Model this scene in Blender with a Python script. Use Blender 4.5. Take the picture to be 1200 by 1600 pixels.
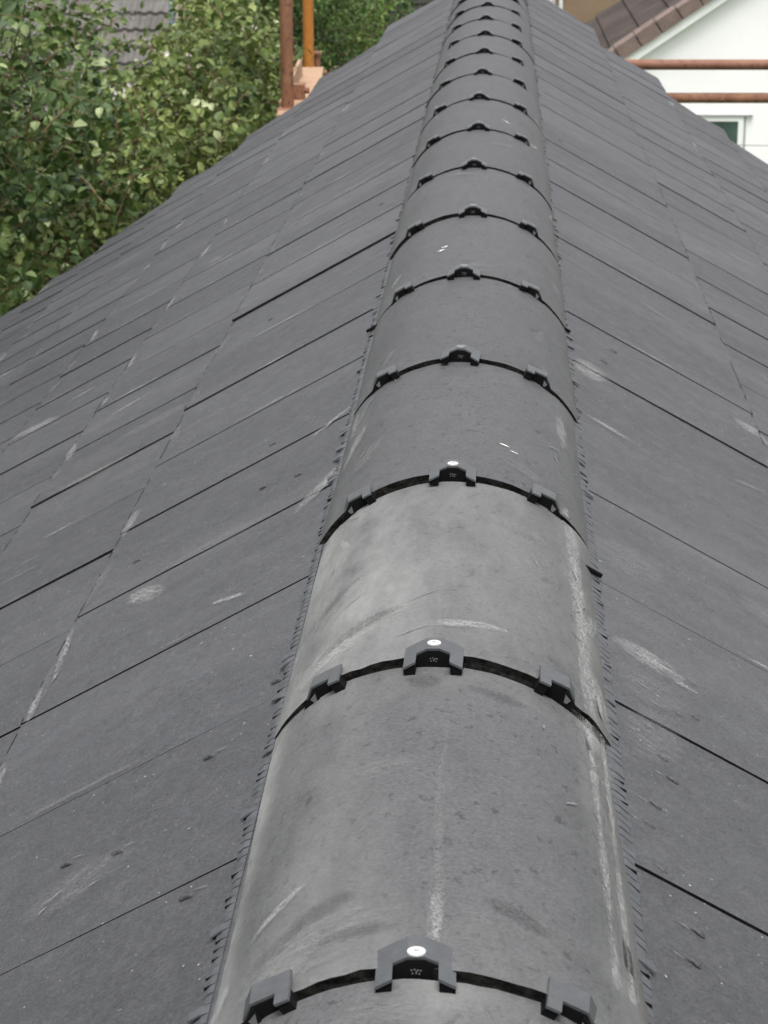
import bpy, bmesh, math, random
from mathutils import Vector, Matrix, noise
R = math.radians
S = bpy.context.scene
for o in list(bpy.data.objects): bpy.data.objects.remove(o)

# ------------------------------------------------------------------ camera
cam_d = bpy.data.cameras.new('camera'); cam = bpy.data.objects.new('camera', cam_d)
S.collection.objects.link(cam); S.camera = cam
CF = Vector((-0.0494185, 0.95256632, -0.30029189)); CR = Vector((0.99871516, 0.05050602, -0.00414485)); CD = Vector((0.01121831, -0.30011089, -0.95383835))
m = Matrix((CR, -CD, -CF)).transposed().to_4x4(); m.translation = Vector((0.03916, -1.03932, 0.56905))
cam.matrix_world = m
cam_d.sensor_fit = 'VERTICAL'; cam_d.sensor_height = 36; cam_d.sensor_width = 27; cam_d.lens = 78.75
cam_d.clip_start = .02; cam_d.clip_end = 900
cam_d.dof.use_dof = True; cam_d.dof.focus_distance = 1.75; cam_d.dof.aperture_fstop = 36
S.render.resolution_x = 768; S.render.resolution_y = 1024

# ------------------------------------------------------------------ sky and sun (overcast day)
EL, AZ = R(74), R(170)          # sun veiled by cloud, high behind the viewer
W = bpy.data.worlds.new('World'); S.world = W; W.use_nodes = True
wt = W.node_tree; wt.nodes.clear()
sky = wt.nodes.new('ShaderNodeTexSky'); sky.sky_type = 'NISHITA'; sky.sun_disc = False
sky.sun_elevation = EL; sky.sun_rotation = AZ; sky.air_density = 1.0; sky.dust_density = 4.0
hs = wt.nodes.new('ShaderNodeHueSaturation'); hs.inputs['Saturation'].default_value = .10
bg = wt.nodes.new('ShaderNodeBackground'); bg.inputs['Strength'].default_value = .12
wo = wt.nodes.new('ShaderNodeOutputWorld')
wt.links.new(sky.outputs[0], hs.inputs['Color']); wt.links.new(hs.outputs[0], bg.inputs['Color']); wt.links.new(bg.outputs[0], wo.inputs[0])
sd = bpy.data.lights.new('sun', 'SUN'); sd.energy = 1.5; sd.angle = R(30); sd.color = (1, .97, .93)
sun = bpy.data.objects.new('sun', sd); S.collection.objects.link(sun)
dirv = Vector((math.sin(AZ)*math.cos(EL), math.cos(AZ)*math.cos(EL), math.sin(EL)))
sun.rotation_euler = dirv.to_track_quat('Z', 'Y').to_euler()
S.view_settings.view_transform = 'Standard'; S.view_settings.look = 'None'
S.view_settings.exposure = 1.12; S.view_settings.gamma = 1
S.render.engine = 'CYCLES'

# ------------------------------------------------------------------ helpers
col = S.collection
rnd = random.Random(7)
class NT:
    def __init__(s, name):
        s.m = bpy.data.materials.new(name); s.m.use_nodes = True; s.t = s.m.node_tree
        s.p = s.t.nodes['Principled BSDF']; s.tc = s.t.nodes.new('ShaderNodeTexCoord')
    def n(s, typ, **kw):
        x = s.t.nodes.new(typ)
        for k, v in kw.items():
            if k in x.inputs.keys(): x.inputs[k].default_value = v
            else: setattr(x, k, v)
        return x
    def l(s, a, b): s.t.links.new(a, b)
    def co(s, scale=(1, 1, 1), rot=(0, 0, 0)):
        mp = s.n('ShaderNodeMapping'); mp.inputs['Scale'].default_value = scale; mp.inputs['Rotation'].default_value = rot
        s.l(s.tc.outputs['Object'], mp.inputs['Vector']); return mp.outputs[0]
    def noise(s, scale, detail=4, rough=.55, co=None):
        x = s.n('ShaderNodeTexNoise', Scale=scale, Detail=detail, Roughness=rough)
        s.l(co if co else s.tc.outputs['Object'], x.inputs['Vector']); return x.outputs['Fac']
    def ramp(s, v, a, b, va=0., vb=1.):
        x = s.n('ShaderNodeMapRange'); x.inputs['From Min'].default_value = a; x.inputs['From Max'].default_value = b
        x.inputs['To Min'].default_value = va; x.inputs['To Max'].default_value = vb; s.l(v, x.inputs['Value']); return x.outputs[0]
    def math(s, op, a, b=None):
        x = s.n('ShaderNodeMath', operation=op)
        for i, v in enumerate((a, b)):
            if v is None: continue
            if isinstance(v, (int, float)): x.inputs[i].default_value = v
            else: s.l(v, x.inputs[i])
        return x.outputs[0]
    def mix(s, f, a, b, blend='MIX'):
        x = s.n('ShaderNodeMix', data_type='RGBA', blend_type=blend)
        for k, v in ((0, f), (6, a), (7, b)):
            if isinstance(v, (int, float)): x.inputs[k].default_value = v
            elif isinstance(v, tuple): x.inputs[k].default_value = (*v, 1)
            else: s.l(v, x.inputs[k])
        return x.outputs[2]
    def attr(s, name): return s.n('ShaderNodeAttribute', attribute_name=name)
    def col(s, c):
        if isinstance(c, tuple): s.p.inputs['Base Color'].default_value = (*c, 1)
        else: s.l(c, s.p.inputs['Base Color'])
    def rough(s, v):
        if isinstance(v, (int, float)): s.p.inputs['Roughness'].default_value = v
        else: s.l(v, s.p.inputs['Roughness'])
    def bump(s, v, strength, dist):
        b = s.n('ShaderNodeBump', Strength=strength, Distance=dist); s.l(v, b.inputs['Height']); s.l(b.outputs[0], s.p.inputs['Normal'])

def simple(name, c, rough=.6, var=.25, scale=8., bump=0., metal=0., spec=.5):
    k = NT(name); nz = k.noise(scale, 5)
    k.col(k.mix(k.ramp(nz, .3, .7), tuple(x*(1-var) for x in c), tuple(min(1, x*(1+var)) for x in c)))
    k.rough(rough); k.p.inputs['Metallic'].default_value = metal; k.p.inputs['Specular IOR Level'].default_value = spec
    if bump: k.bump(k.noise(scale*6, 4), .6, bump)
    return k.m

def mat_slate():
    k = NT('fibre_cement_slate')
    tone = k.attr('tone').outputs['Fac']
    big = k.ramp(k.noise(3.1, 5), .3, .7, .93, 1.07)
    mid = k.ramp(k.noise(26, 6, .65), .3, .7, .90, 1.10)
    fine = k.math('MULTIPLY', k.ramp(k.noise(420, 3, .7), .3, .72, .55, 1.45), k.ramp(k.noise(120, 4, .7), .3, .7, .86, 1.14))
    tot = k.math('MULTIPLY', k.math('MULTIPLY', big, mid), k.math('MULTIPLY', fine, k.ramp(tone, 0, 1, .86, 1.12)))
    c = k.mix(1.0, (.0460, .0466, .0520), tot, 'MULTIPLY')
    # small dark flecks elongated down the slope, clustered
    fl = k.ramp(k.noise(190, 3, .75, k.co((.7, 1, 1), (0, 0, .25))), .60, .66)
    fm = k.ramp(k.noise(5.5, 4), .38, .64)
    c = k.mix(k.math('MULTIPLY', k.math('MULTIPLY', fl, fm), .85), c, (.012, .012, .014))
    # faint chalky streaks down the slope
    st = k.ramp(k.noise(46, 5, .7, k.co((.13, 1, 1), (0, 0, -.18))), .60, .76)
    sm = k.ramp(k.noise(4.3, 4, .6, k.co((1, 1, 1), (.5, .3, 1.1))), .52, .72)
    c = k.mix(k.math('MULTIPLY', k.math('MULTIPLY', st, sm), .22), c, (.26, .265, .27))
    dust = k.ramp(k.noise(2.2, 6, .6, k.co((.5, 1.6, 1), (0, 0, .5))), .5, .78, 0, .12)
    c = k.mix(dust, c, (.24, .24, .25))
    wear = k.ramp(k.noise(40, 8, .8), .50, .74, 0, .30)
    c = k.mix(wear, c, (.115, .115, .12))
    wp = k.ramp(k.noise(210, 2, .5), .735, .765)
    c = k.mix(k.math('MULTIPLY', wp, .7), c, (.40, .40, .40))
    k.col(c); k.rough(k.ramp(k.noise(18, 4), .3, .7, .50, .66))
    k.p.inputs['Specular IOR Level'].default_value = .5
    h = k.math('ADD', k.noise(240, 4, .7), k.math('MULTIPLY', k.noise(30, 4), 1.4))
    k.bump(h, .65, .0014)
    return k.m

def mat_tile():
    k = NT('concrete_ridge_tile')
    dust = k.attr('dust').outputs['Fac']; grime = k.attr('grime').outputs['Fac']
    oi = k.n('ShaderNodeObjectInfo')
    big = k.ramp(k.noise(7, 5), .3, .7, .88, 1.12)
    fine = k.math('MULTIPLY', k.ramp(k.noise(380, 3, .7), .3, .72, .58, 1.42), k.ramp(k.noise(60, 6, .8), .3, .7, .84, 1.16))
    tn = k.ramp(oi.outputs['Random'], 0, 1, .95, 1.05)
    c = k.mix(1.0, (.0540, .0546, .0590), k.math('MULTIPLY', k.math('MULTIPLY', big, fine), tn), 'MULTIPLY')
    fl = k.ramp(k.noise(120, 3, .7, k.co((1, .7, 1), (0, 0, .2))), .61, .65)
    c = k.mix(k.math('MULTIPLY', fl, .8), c, (.014, .014, .015))
    sw = k.ramp(k.noise(13, 6, .65, k.co((1.1, .45, 1.1), (0, 0, .5))), .32, .68, .25, 1.2)
    sf = k.ramp(k.noise(70, 5, .7, k.co((1, .25, 1), (0, 0, .1))), .3, .7, .75, 1.15)
    d = k.math('MINIMUM', k.math('MULTIPLY', dust, k.math('MULTIPLY', sw, sf)), 1.0)
    c = k.mix(d, c, (.215, .216, .211))
    c = k.mix(k.math('MULTIPLY', k.math('MULTIPLY', grime, k.ramp(k.noise(22, 4), .3, .65)), .8), c, (.075, .068, .058))
    k.col(c); k.rough(k.ramp(dust, 0, 1, .64, .88))
    k.bump(k.math('ADD', k.noise(220, 4, .7), k.math('MULTIPLY', k.noise(24, 4), 1.2)), .35, .0014)
    return k.m

def mat_smear(name, c, lo, hi, op):
    k = NT(name); u = k.attr('mu').outputs['Fac']; v = k.attr('mv').outputs['Fac']; a = k.attr('ma').outputs['Fac']; b = k.attr('mb').outputs['Fac']
    cm = k.n('ShaderNodeCombineXYZ'); k.l(k.math('MULTIPLY', a, 60), cm.inputs[0]); k.l(k.math('MULTIPLY', b, 230), cm.inputs[1]); k.l(k.attr('ms').outputs['Fac'], cm.inputs[2])
    n1 = k.noise(1.0, 9, .78, cm.outputs[0]); n2 = k.noise(420, 4, .75)
    fall = k.math('SUBTRACT', 1.0, k.math('ADD', k.math('MULTIPLY', u, u), k.math('MULTIPLY', v, v)))
    al = k.math('MULTIPLY', k.ramp(k.math('ADD', n1, k.math('MULTIPLY', fall, .20)), lo, hi), k.ramp(fall, 0, .5))
    al = k.math('MULTIPLY', al, k.ramp(n2, .36, .64, .1, 1)); al = k.math('MULTIPLY', al, op)
    k.l(al, k.p.inputs['Alpha']); k.col(c); k.rough(.85); return k.m

def mat_leaf(name, dark, mid, lite, pale):
    k = NT(name); v = k.attr('tone').outputs['Fac']
    cr = k.n('ShaderNodeValToRGB'); e = cr.color_ramp.elements
    e[0].position = 0; e[0].color = (*dark, 1); e[1].position = 1; e[1].color = (*pale, 1)
    for p_, c_ in ((.45, mid), (.82, lite), (.9, pale)):
        q = e.new(p_); q.color = (*c_, 1)
    k.l(v, cr.inputs[0]); k.col(cr.outputs[0]); k.rough(.5)
    k.p.inputs['Specular IOR Level'].default_value = .35
    tr = k.n('ShaderNodeBsdfTranslucent'); k.l(cr.outputs[0], tr.inputs[0])
    mx = k.n('ShaderNodeMixShader'); mx.inputs[0].default_value = .28
    k.l(k.p.outputs[0], mx.inputs[1]); k.l(tr.outputs[0], mx.inputs[2]); k.l(mx.outputs[0], k.t.nodes['Material Output'].inputs[0])
    return k.m

def mat_rust(name, a, b, c_, scale=14):
    k = NT(name)
    n1 = k.ramp(k.noise(scale, 6, .65, k.co((1, 1, .5))), .35, .65); n2 = k.ramp(k.noise(scale*4, 5, .7), .52, .66)
    c = k.mix(n1, a, b); c = k.mix(n2, c, c_)
    c = k.mix(k.ramp(k.noise(scale*5, 3, .6), .70, .74), c, (.45, .42, .38))
    k.col(c); k.rough(.7); k.bump(k.noise(scale*12, 4), .4, .002); return k.m

M = dict(
    slate=mat_slate(), tile=mat_tile(),
    gap=simple('dark_underlay', (.006, .006, .007), .9, spec=.1), edge=simple('slate_edge_shade', (.008, .008, .009), .95, .5, 90, spec=.08),  # edge: near-black colour paints the shade at slate joints and tails
    cut=simple('rough_cut_concrete', (.012, .0118, .011), .95, .9, 260, .002, spec=.1),
    chalk=simple('chalk_scuff', (.30, .30, .29), .85, .35, 300),
    smear=mat_smear('chalk_smear', (.50, .50, .49), .52, .92, .68), haze_smear=mat_smear('faint_smear', (.20, .20, .20), .48, .86, .55),
    damp=mat_smear('damp_patch', (.024, .024, .026), .2, .75, .42),
    chalk2=simple('faint_chalk_scuff', (.15, .15, .15), .85, .30, 300),
    drop=simple('bird_dropping', (.72, .72, .66), .8, .2, 300),
    plate=simple('grey_clip_plastic', (.060, .064, .069), .42, .15, 120, .0006),
    black=simple('black_plastic_and_shade', (.003, .003, .0035), .8, .2, 60, spec=.12),  # also paints the shade inside the clips
    cap=simple('white_screw_cap', (.46, .455, .44), .4, .04, 60), cap2=simple('grey_screw_cap', (.16, .16, .16), .5, .1, 60),
    mark=simple('moulded_mark_and_opening', (.10, .102, .106), .5, .1, 60),
    comb=simple('comb_plastic', (.050, .053, .059), .5, .3, 90),
    rust=mat_rust('rusty_steel', (.19, .080, .040), (.28, .135, .075), (.10, .045, .028)),
    rust2=mat_rust('weathered_steel', (.16, .062, .036), (.23, .105, .065), (.09, .042, .03), 9),
    orange=mat_rust('orange_painted_steel', (.36, .13, .018), (.44, .17, .028), (.28, .095, .015), 10),
    board=simple('scaffold_timber', (.33, .21, .13), .8, .2, 9, .002),
    render=simple('white_render', (.89, .88, .88), .9, .03, 1.6, .004),
    cream=simple('cream_render', (.62, .55, .45), .9, .05, 3),
    tan=simple('tan_render', (.25, .18, .115), .9, .10, 2.4, .004),
    upvc=simple('white_upvc', (.82, .82, .80), .4, .04, 3),
    glass=simple('green_tinted_glass', (.05, .085, .072), .25, .35, 3),
    sill=simple('grey_shadow_bead', (.30, .32, .31), .8, .1, 5),
    verge=simple('pink_brown_verge_tile', (.18, .130, .114), .85, .22, 5, .01),
    brownroof=simple('dark_brown_roof_tile', (.048, .036, .032), .95, .5, 2.2, .02),
    greyroof=simple('grey_interlocking_tile', (.115, .108, .10), .9, .3, 2.5, .01),
    brick=simple('brown_brick', (.22, .12, .08), .9, .2, 5),
    slat=simple('dark_timber_cladding', (.055, .052, .045), .9, .35, 3),
    bark=simple('grey_brown_bark', (.10, .075, .05), .9, .3, 12, .01),
    twig=simple('reddish_green_twig', (.14, .09, .045), .8, .3, 12),
    petal=simple('pale_petal', (.75, .66, .68), .7, .1, 20),
    cable=simple('grey_cable', (.18, .20, .20), .7, .1, 20),
    grass=simple('rough_grass', (.055, .085, .03), .95, .45, 1.2, .02),
    bluepipe=simple('blue_grey_pipe', (.20, .28, .33), .5, .1, 6),
    leafA=mat_leaf('broad_leaf', (.014, .034, .009), (.062, .108, .028), (.155, .21, .058), (.33, .39, .19)),
    leafB=mat_leaf('mid_leaf', (.032, .060, .014), (.105, .150, .038), (.23, .28, .080), (.42, .47, .25)),
    leafC=mat_leaf('small_bright_leaf', (.018, .042, .009), (.055, .11, .02), (.11, .18, .033), (.19, .27, .065)),
)

class MB:
    """collects shapes into one mesh"""
    def __init__(s): s.v = []; s.f = []; s.mi = []; s.a = {}
    def add(s, vs, fs, mi=0, **at):
        b = len(s.v); s.v += [tuple(v) for v in vs]
        for f in fs: s.f.append([b+i for i in f]); s.mi.append(mi)
        for k, val in at.items():
            L = s.a.setdefault(k, {})
            for i in range(len(vs)): L[b+i] = val[i] if isinstance(val, (list, tuple)) else val
    def box(s, lo, hi, mi=0, mt=None, **at):
        x0, y0, z0 = lo; x1, y1, z1 = hi
        vs = [Vector(p) for p in ((x0,y0,z0),(x1,y0,z0),(x1,y1,z0),(x0,y1,z0),(x0,y0,z1),(x1,y0,z1),(x1,y1,z1),(x0,y1,z1))]
        if mt is not None: vs = [mt @ v for v in vs]
        s.add(vs, [(0,3,2,1),(4,5,6,7),(0,1,5,4),(1,2,6,5),(2,3,7,6),(3,0,4,7)], mi, **at)
    def tube(s, p0, p1, r, n=20, mi=0, r1=None, cap=True):
        p0 = Vector(p0); p1 = Vector(p1); d = (p1-p0).normalized(); r1 = r if r1 is None else r1
        u = d.orthogonal().normalized(); w = d.cross(u); vs = []
        for p, rr in ((p0, r), (p1, r1)):
            for i in range(n):
                a = 2*math.pi*i/n; vs.append(p + (u*math.cos(a)+w*math.sin(a))*rr)
        fs = [(i, (i+1) % n, n+(i+1) % n, n+i) for i in range(n)]
        if cap: fs += [tuple(range(n))[::-1], tuple(range(n, 2*n))]
        s.add(vs, fs, mi)
    def prism(s, poly, axis, a, b, mi=0):
        """poly: list of (u,v); axis y: (x,z) ; axis x: (y,z) ; axis z: (x,y)"""
        mk = {'y': lambda p, t: (p[0], t, p[1]), 'x': lambda p, t: (t, p[0], p[1]), 'z': lambda p, t: (p[0], p[1], t)}[axis]
        n = len(poly); vs = [mk(p, a) for p in poly]+[mk(p, b) for p in poly]
        s.add(vs, [tuple(range(n)), tuple(range(2*n-1, n-1, -1))]+[(i, n+i, n+(i+1) % n, (i+1) % n) for i in range(n)], mi)
    def build(s, name, mats, parent=None, smooth=False, fixn=False, hold=None):
        me = bpy.data.meshes.new(name); me.from_pydata(s.v, [], s.f)
        for mm in (mats if isinstance(mats, (list, tuple)) else [mats]): me.materials.append(M[mm])
        me.polygons.foreach_set('material_index', s.mi)
        for k, L in s.a.items():
            at = me.attributes.new(k, 'FLOAT', 'POINT'); at.data.foreach_set('value', [L.get(i, 0.) for i in range(len(s.v))])
        if smooth: me.polygons.foreach_set('use_smooth', [True]*len(me.polygons))
        me.update()
        if fixn:
            bm = bmesh.new(); bm.from_mesh(me); bmesh.ops.recalc_face_normals(bm, faces=bm.faces); bm.to_mesh(me); bm.free()
        o = bpy.data.objects.new(name, me); col.objects.link(o)
        if parent: o.parent = parent
        return o
def tag(o, label=None, cat=None, group=None, kind=None):
    for k, v in (('label', label), ('category', cat), ('group', group), ('kind', kind)):
        if v: o[k] = v
    return o
def empty(name, loc, *t, **k):
    o = bpy.data.objects.new(name, None); col.objects.link(o); o.location = loc; o.empty_display_size = .1
    return tag(o, *t, **k)
def lin(pts, x):
    if x <= pts[0][0]: return pts[0][1]
    for (a, b), (c, d) in zip(pts, pts[1:]):
        if x <= c: return b+(d-b)*(x-a)/(c-a)
    return pts[-1][1]

# ------------------------------------------------------------------ ground
GZ = -4.8
g = MB(); N = 24
vs = [(-300+600*i/N, -300+600*j/N, GZ) for j in range(N+1) for i in range(N+1)]
g.add(vs, [(j*(N+1)+i, j*(N+1)+i+1, (j+1)*(N+1)+i+1, (j+1)*(N+1)+i) for j in range(N) for i in range(N)])
tag(g.build('ground', 'grass'), kind='structure')

# ------------------------------------------------------------------ the slate-roofed house we look along
PT = .52001; RAD = .1193; DZ = .07897; APZ = -DZ+RAD*math.tan(PT)       # roof-plane apex height
house = empty('house', (0, 3, GZ), 'house with grey fibre cement slate roof, half-round ridge tiles running away up the middle', 'house')
HI = Matrix.Translation((0, 3, GZ)).inverted()
# slope frames: local x runs down the slope, y along the ridge, z out of the slope
def slope_matrix(side):
    return Matrix(((side*math.cos(PT), 0, side*math.sin(PT), 0), (0, 1, 0, 0), (-math.sin(PT), 0, math.cos(PT), APZ), (0, 0, 0, 1)))

COURSE = [.090, .445, .680, .890, 1.083, 1.255, 1.40, 1.535, 1.70, 1.90, 2.11, 2.32, 2.53, 2.74, 2.95, 3.16]
TH = .0048
# far end of each course: (upper corner y, lower corner y)
ENDS = {-1: [(7.55, 7.62), (7.07, 6.86), (6.46, 6.20), (6.03, 5.68), (5.63, 5.34), (5.29, 5.03), (4.98, 4.90), (4.70, 4.62), (4.4, 4.3), (4.1, 4.0), (3.8, 3.7), (3.5, 3.4), (3.2, 3.1), (2.9, 2.8), (2.7, 2.6)],
        1: [(7.85, 7.45), (6.96, 6.95), (6.55, 6.27), (6.24, 6.05), (5.8, 5.6), (5.4, 5.3), (5.1, 5.0), (4.8, 4.7), (4.5, 4.4), (4.2, 4.1), (3.9, 3.8), (3.6, 3.5), (3.3, 3.2), (3.0, 2.9), (2.8, 2.7)]}
# (phase, pitch) of the joints in each course
JOINT = {-1: [(.268, .2785), (1.092, .2535), (2.04, .2395), (1.93, .2300), (1.82, .2215), (1.70, .214), (1.60, .208)],
         1: [(.278, .2775), (1.10, .2610), (1.90, .2500), (1.93, .2400), (1.82, .23), (1.7, .22), (1.6, .21)]}
YN = -1.6
DARKJ = {(-1, 0): {.268: 2.0, .547: .35, .825: 1.5, 1.104: 1.6, 1.66: 1.9, 1.94: 1.7, 2.218: 2.8, 2.496: 6.0, 3.05: 2.2, 3.89: 3.4}, (-1, 1): {1.85: 4.6, 1.345: 3.0},
         (1, 0): {.278: 3.8, .555: 2.4, .832: 2.2, 1.11: .8, 1.39: .8, 1.66: 1.5, 1.94: 1.8}, (1, 1): {2.665: 2.6, 2.40: 1.8}}
def surf_h(s):       # nominal top surface above the slope plane
    for k in range(len(COURSE)-1):
        if s <= COURSE[k+1]:
            return .0015+TH*1.05*(s-COURSE[k])/(COURSE[k+1]-COURSE[k])+.0005
    return 0
def sliver(mb, s, y, ang, L, w, mi, z=.0004):
    n = 5; pts = []
    ca, sa = math.cos(ang), math.sin(ang)
    up = []; dn = []
    for i in range(n+1):
        t = i/n; ww = w*(math.sin(math.pi*(t*.9+.05)))*(.6+rnd.random()*.8)
        off = (rnd.random()-.5)*w*.8; u = (t-.5)*L
        for lst, q in ((up, ww/2+off), (dn, -ww/2+off)):
            ss = s+u*ca-q*sa; yy = y+u*sa+q*ca; lst.append((ss, yy, surf_h(ss)+z+mb.dz))
    vs = up+dn; mb.add(vs, [(i, n+1+i, n+2+i, i+1) for i in range(n)], mi, tone=.5)
SEED = [0.]
def smear(mb, s, y, ang, L, W, mi=1):
    SEED[0] += 7.3; n = 8; A = dict(mu=[], mv=[], ma=[], mb=[]); vs = []
    for i in range(n+1):
        for j in (-1, 0, 1):
            u = (2*i/n-1); a = u*L/2; b = j*W/2; ss = s+a*math.cos(ang)-b*math.sin(ang); yy = y+a*math.sin(ang)+b*math.cos(ang)
            vs.append((ss, yy, max(surf_h(ss-.003), surf_h(ss), surf_h(ss+.003)*(.0 if abs(surf_h(ss+.003)-surf_h(ss)) > .002 else 1))+mb.dz+.0009)); A['mu'].append(u); A['mv'].append(float(j)); A['ma'].append(a); A['mb'].append(b)
    mb.add(vs, [(3*i+j, 3*i+3+j, 3*i+4+j, 3*i+1+j) for i in range(n) for j in (0, 1)], mi, ms=SEED[0], tone=.5, **A)
def cluster(mb, s, y, ang, L, W, n, mi=1, lw=.0012):
    smear(mb, s, y, ang, L*1.5, max(W*2.2, .012), 3 if mi == 1 else 4)
    for i in range(int(n*.25)):
        u = rnd.gauss(0, .30)*L; q = rnd.gauss(0, .30)*W
        sliver(mb, s+u*math.cos(ang)-q*math.sin(ang), y+u*math.sin(ang)+q*math.cos(ang), ang+rnd.gauss(0, .22), L*rnd.uniform(.06, .26), lw*rnd.uniform(.4, 1.1), mi if rnd.random() < .7 else 2, .0004+rnd.random()*.0004)
def blister(mb, s, y, L=.0115, w=.0042, h=.0017, ang=.35):
    base = surf_h(s)+mb.dz; n = 12; vs = []; ca, sa = math.cos(ang), math.sin(ang)
    for j, (rr, zz) in enumerate(((1, -.0002), (.8, .6), (.45, .95))):
        for i in range(n):
            a = 2*math.pi*i/n; u = math.cos(a)*L/2*rr; q = math.sin(a)*w/2*rr*(1.25 if math.cos(a) > 0 else .7)
            vs.append((s+u*ca-q*sa, y+u*sa+q*ca, base+zz*h))
    vs.append((s, y, base+h))
    fs = [(j*n+i, j*n+(i+1) % n, (j+1)*n+(i+1) % n, (j+1)*n+i) for j in range(2) for i in range(n)]+[(2*n+i, 2*n+(i+1) % n, 3*n) for i in range(n)]
    mb.add(vs, fs, 0, tone=.1)

def make_slope(side):
    rs = random.Random(31 if side < 0 else 77)
    mb = MB(); mb.dz = .0008
    for k in range(len(COURSE)-1):
        s0, s1 = COURSE[k], COURSE[k+1]; e0, e1 = ENDS[side][k]
        ph, pi_ = JOINT[side][min(k, 6)]
        if k > 6: ph += .11*(k-6)
        ys = []; j = math.ceil((YN-ph)/pi_); yv = ph+j*pi_
        while yv < max(e0, e1)-.12:
            ys.append(yv+rs.gauss(0, .0012)); yv += pi_
        ys = [YN]+ys
        for i in range(len(ys)):
            ya = ys[i]; last = i == len(ys)-1
            wid = rs.choice((.0004, .0007, .0009, .0012, .0016, .0020))+.00015*k
            for yy, gw in DARKJ.get((side, k), {}).items():
                if abs(ya-yy) < .06: wid = gw*.001
            yb0, yb1 = (e0, e1) if last else (ys[i+1], ys[i+1])
            dzt = rs.gauss(0, .00035); dzh = rs.gauss(0, .0002); tone = rs.random(); sk = rs.gauss(0, .0007)
            lift = max(0, rs.gauss(.0006, .0004))+max(0, wid-.0012)*.5
            hx = s0-.045 if k else s0
            ns, nw = 10, 3
            top = []; bot = []
            tail = s1+rs.gauss(0, .0010)
            for a in range(ns+1):
                t = a/ns; ss = hx+(tail-hx)*t
                nat = max(0, (ss-s0)/(s1-s0))
                h = .0015+TH*1.05*(ss-s0)/(s1-s0)+dzt*nat+dzh
                lo = ya+wid*(.55+sk*100*(t-.5))+rs.gauss(0, .00022)
                hi = (yb0+(yb1-yb0)*nat)-.0003+rs.gauss(0, .00022)
                for b in range(nw+1):
                    y = lo+(hi-lo)*b/nw; hb = h+lift*(1-b/nw)
                    j1 = rs.gauss(0, .0004) if a == ns else 0
                    top.append((ss+j1, y, hb)); bot.append((ss+j1, y, hb-TH))
            n1 = len(top); W_ = nw+1; fs = []
            for a in range(ns):
                for b in range(nw):
                    q = a*W_+b; f = (q, q+W_, q+W_+1, q+1)
                    fs.append(f); fs.append(tuple(n1+i for i in reversed(f)))
            rim = [b for b in range(W_)]+[a*W_+nw for a in range(1, ns+1)]+[ns*W_+b for b in range(nw-1, -1, -1)]+[a*W_ for a in range(ns-1, 0, -1)]
            mb.add(top+bot, fs, 0, tone=tone)
            mb.add(top+bot, [(a, b, n1+b, n1+a) for a, b in zip(rim, rim[1:]+rim[:1])], 5, tone=tone)  # side faces coloured dark to paint the joint shade
            # painted shadow line of the tail overhang, broken up
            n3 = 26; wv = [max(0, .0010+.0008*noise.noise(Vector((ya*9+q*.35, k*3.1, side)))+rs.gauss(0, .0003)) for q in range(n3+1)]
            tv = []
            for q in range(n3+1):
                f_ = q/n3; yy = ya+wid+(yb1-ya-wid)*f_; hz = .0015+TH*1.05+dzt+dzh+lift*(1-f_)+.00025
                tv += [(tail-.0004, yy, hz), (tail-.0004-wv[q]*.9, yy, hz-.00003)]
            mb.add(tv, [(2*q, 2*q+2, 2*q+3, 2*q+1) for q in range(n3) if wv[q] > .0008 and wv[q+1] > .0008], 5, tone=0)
            # chipped white arrises by the tail corners and along the tail
            if s1 < 1.8 and ya > .3:
                p = rs.random()
                pr = .75 if side < 0 else .25
                if p < pr:
                    smear(mb, s1-.010, ya+rs.uniform(.0, .16), math.pi/2+rs.gauss(0, .06), rs.uniform(.05, .18), rs.uniform(.012, .026), rs.choice((3, 4, 4)))
                if rs.random() < pr:
                    smear(mb, (s0+s1)/2+rs.uniform(0, .08), ya+.006, rs.gauss(0, .04), rs.uniform(.05, .16), rs.uniform(.008, .018), rs.choice((3, 4)))
                if rs.random() < .25:
                    smear(mb, rs.uniform(s0+.05, s1-.06), ya+rs.uniform(.05, .2), rs.gauss(.1, .35), rs.uniform(.04, .09), rs.uniform(.012, .03), rs.choice((3, 4, 4, 4)))
    # marks seen in particular places
    if side < 0:
        cluster(mb, .161, 1.385, .85*0+2.3, .075, .006, 16, 1, .0022)
        cluster(mb, .152, 1.12, 2.0, .10, .012, 30, 1, .0024)
        cluster(mb, .283, .358, -.5, .07, .030, 16, 2, .0022)
        cluster(mb, .27, 1.113, 0.05, .09, .018, 34, 2, .0022)
        cluster(mb, .433, .985, 1.5, .12, .003, 12, 1, .0020)
        cluster(mb, .437, .86, 1.5, .07, .003, 6, 1, .0020)
        cluster(mb, .60, 1.86, .3, .10, .02, 20, 2, .0024)
        cluster(mb, .50, 2.0, .2, .10, .03, 16, 2, .0024)
        cluster(mb, .84, 2.55, .4, .09, .03, 16, 1, .0024)
        cluster(mb, .35, 1.05, 1.0, .06, .02, 8, 1, .0016)
        for s_, y_ in ((.195, .485), (.255, .383), (.304, .41), (.177, .244), (.39, 1.211), (.237, 1.241), (.191, 1.216), (.246, 1.427), (.147, .58), (.35, 2.31), (.19, 2.9)):
            blister(mb, s_, y_, ang=.3)
            sliver(mb, s_-.011, y_+.003, .35, .012, .0009, 1)
    else:
        cluster(mb, .19, .690, -.22, .055, .022, 55, 1, .0016)
        cluster(mb, .222, .672, -.10, .022, .003, 7, 1, .0022)
        cluster(mb, .185, .62, -.3, .05, .04, 18, 2, .0016)
        cluster(mb, .432, 1.83, -.3, .05, .03, 16, 1, .0022)
        cluster(mb, .19, 1.41, -.15, .05, .008, 12, 1, .0016)
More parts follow.
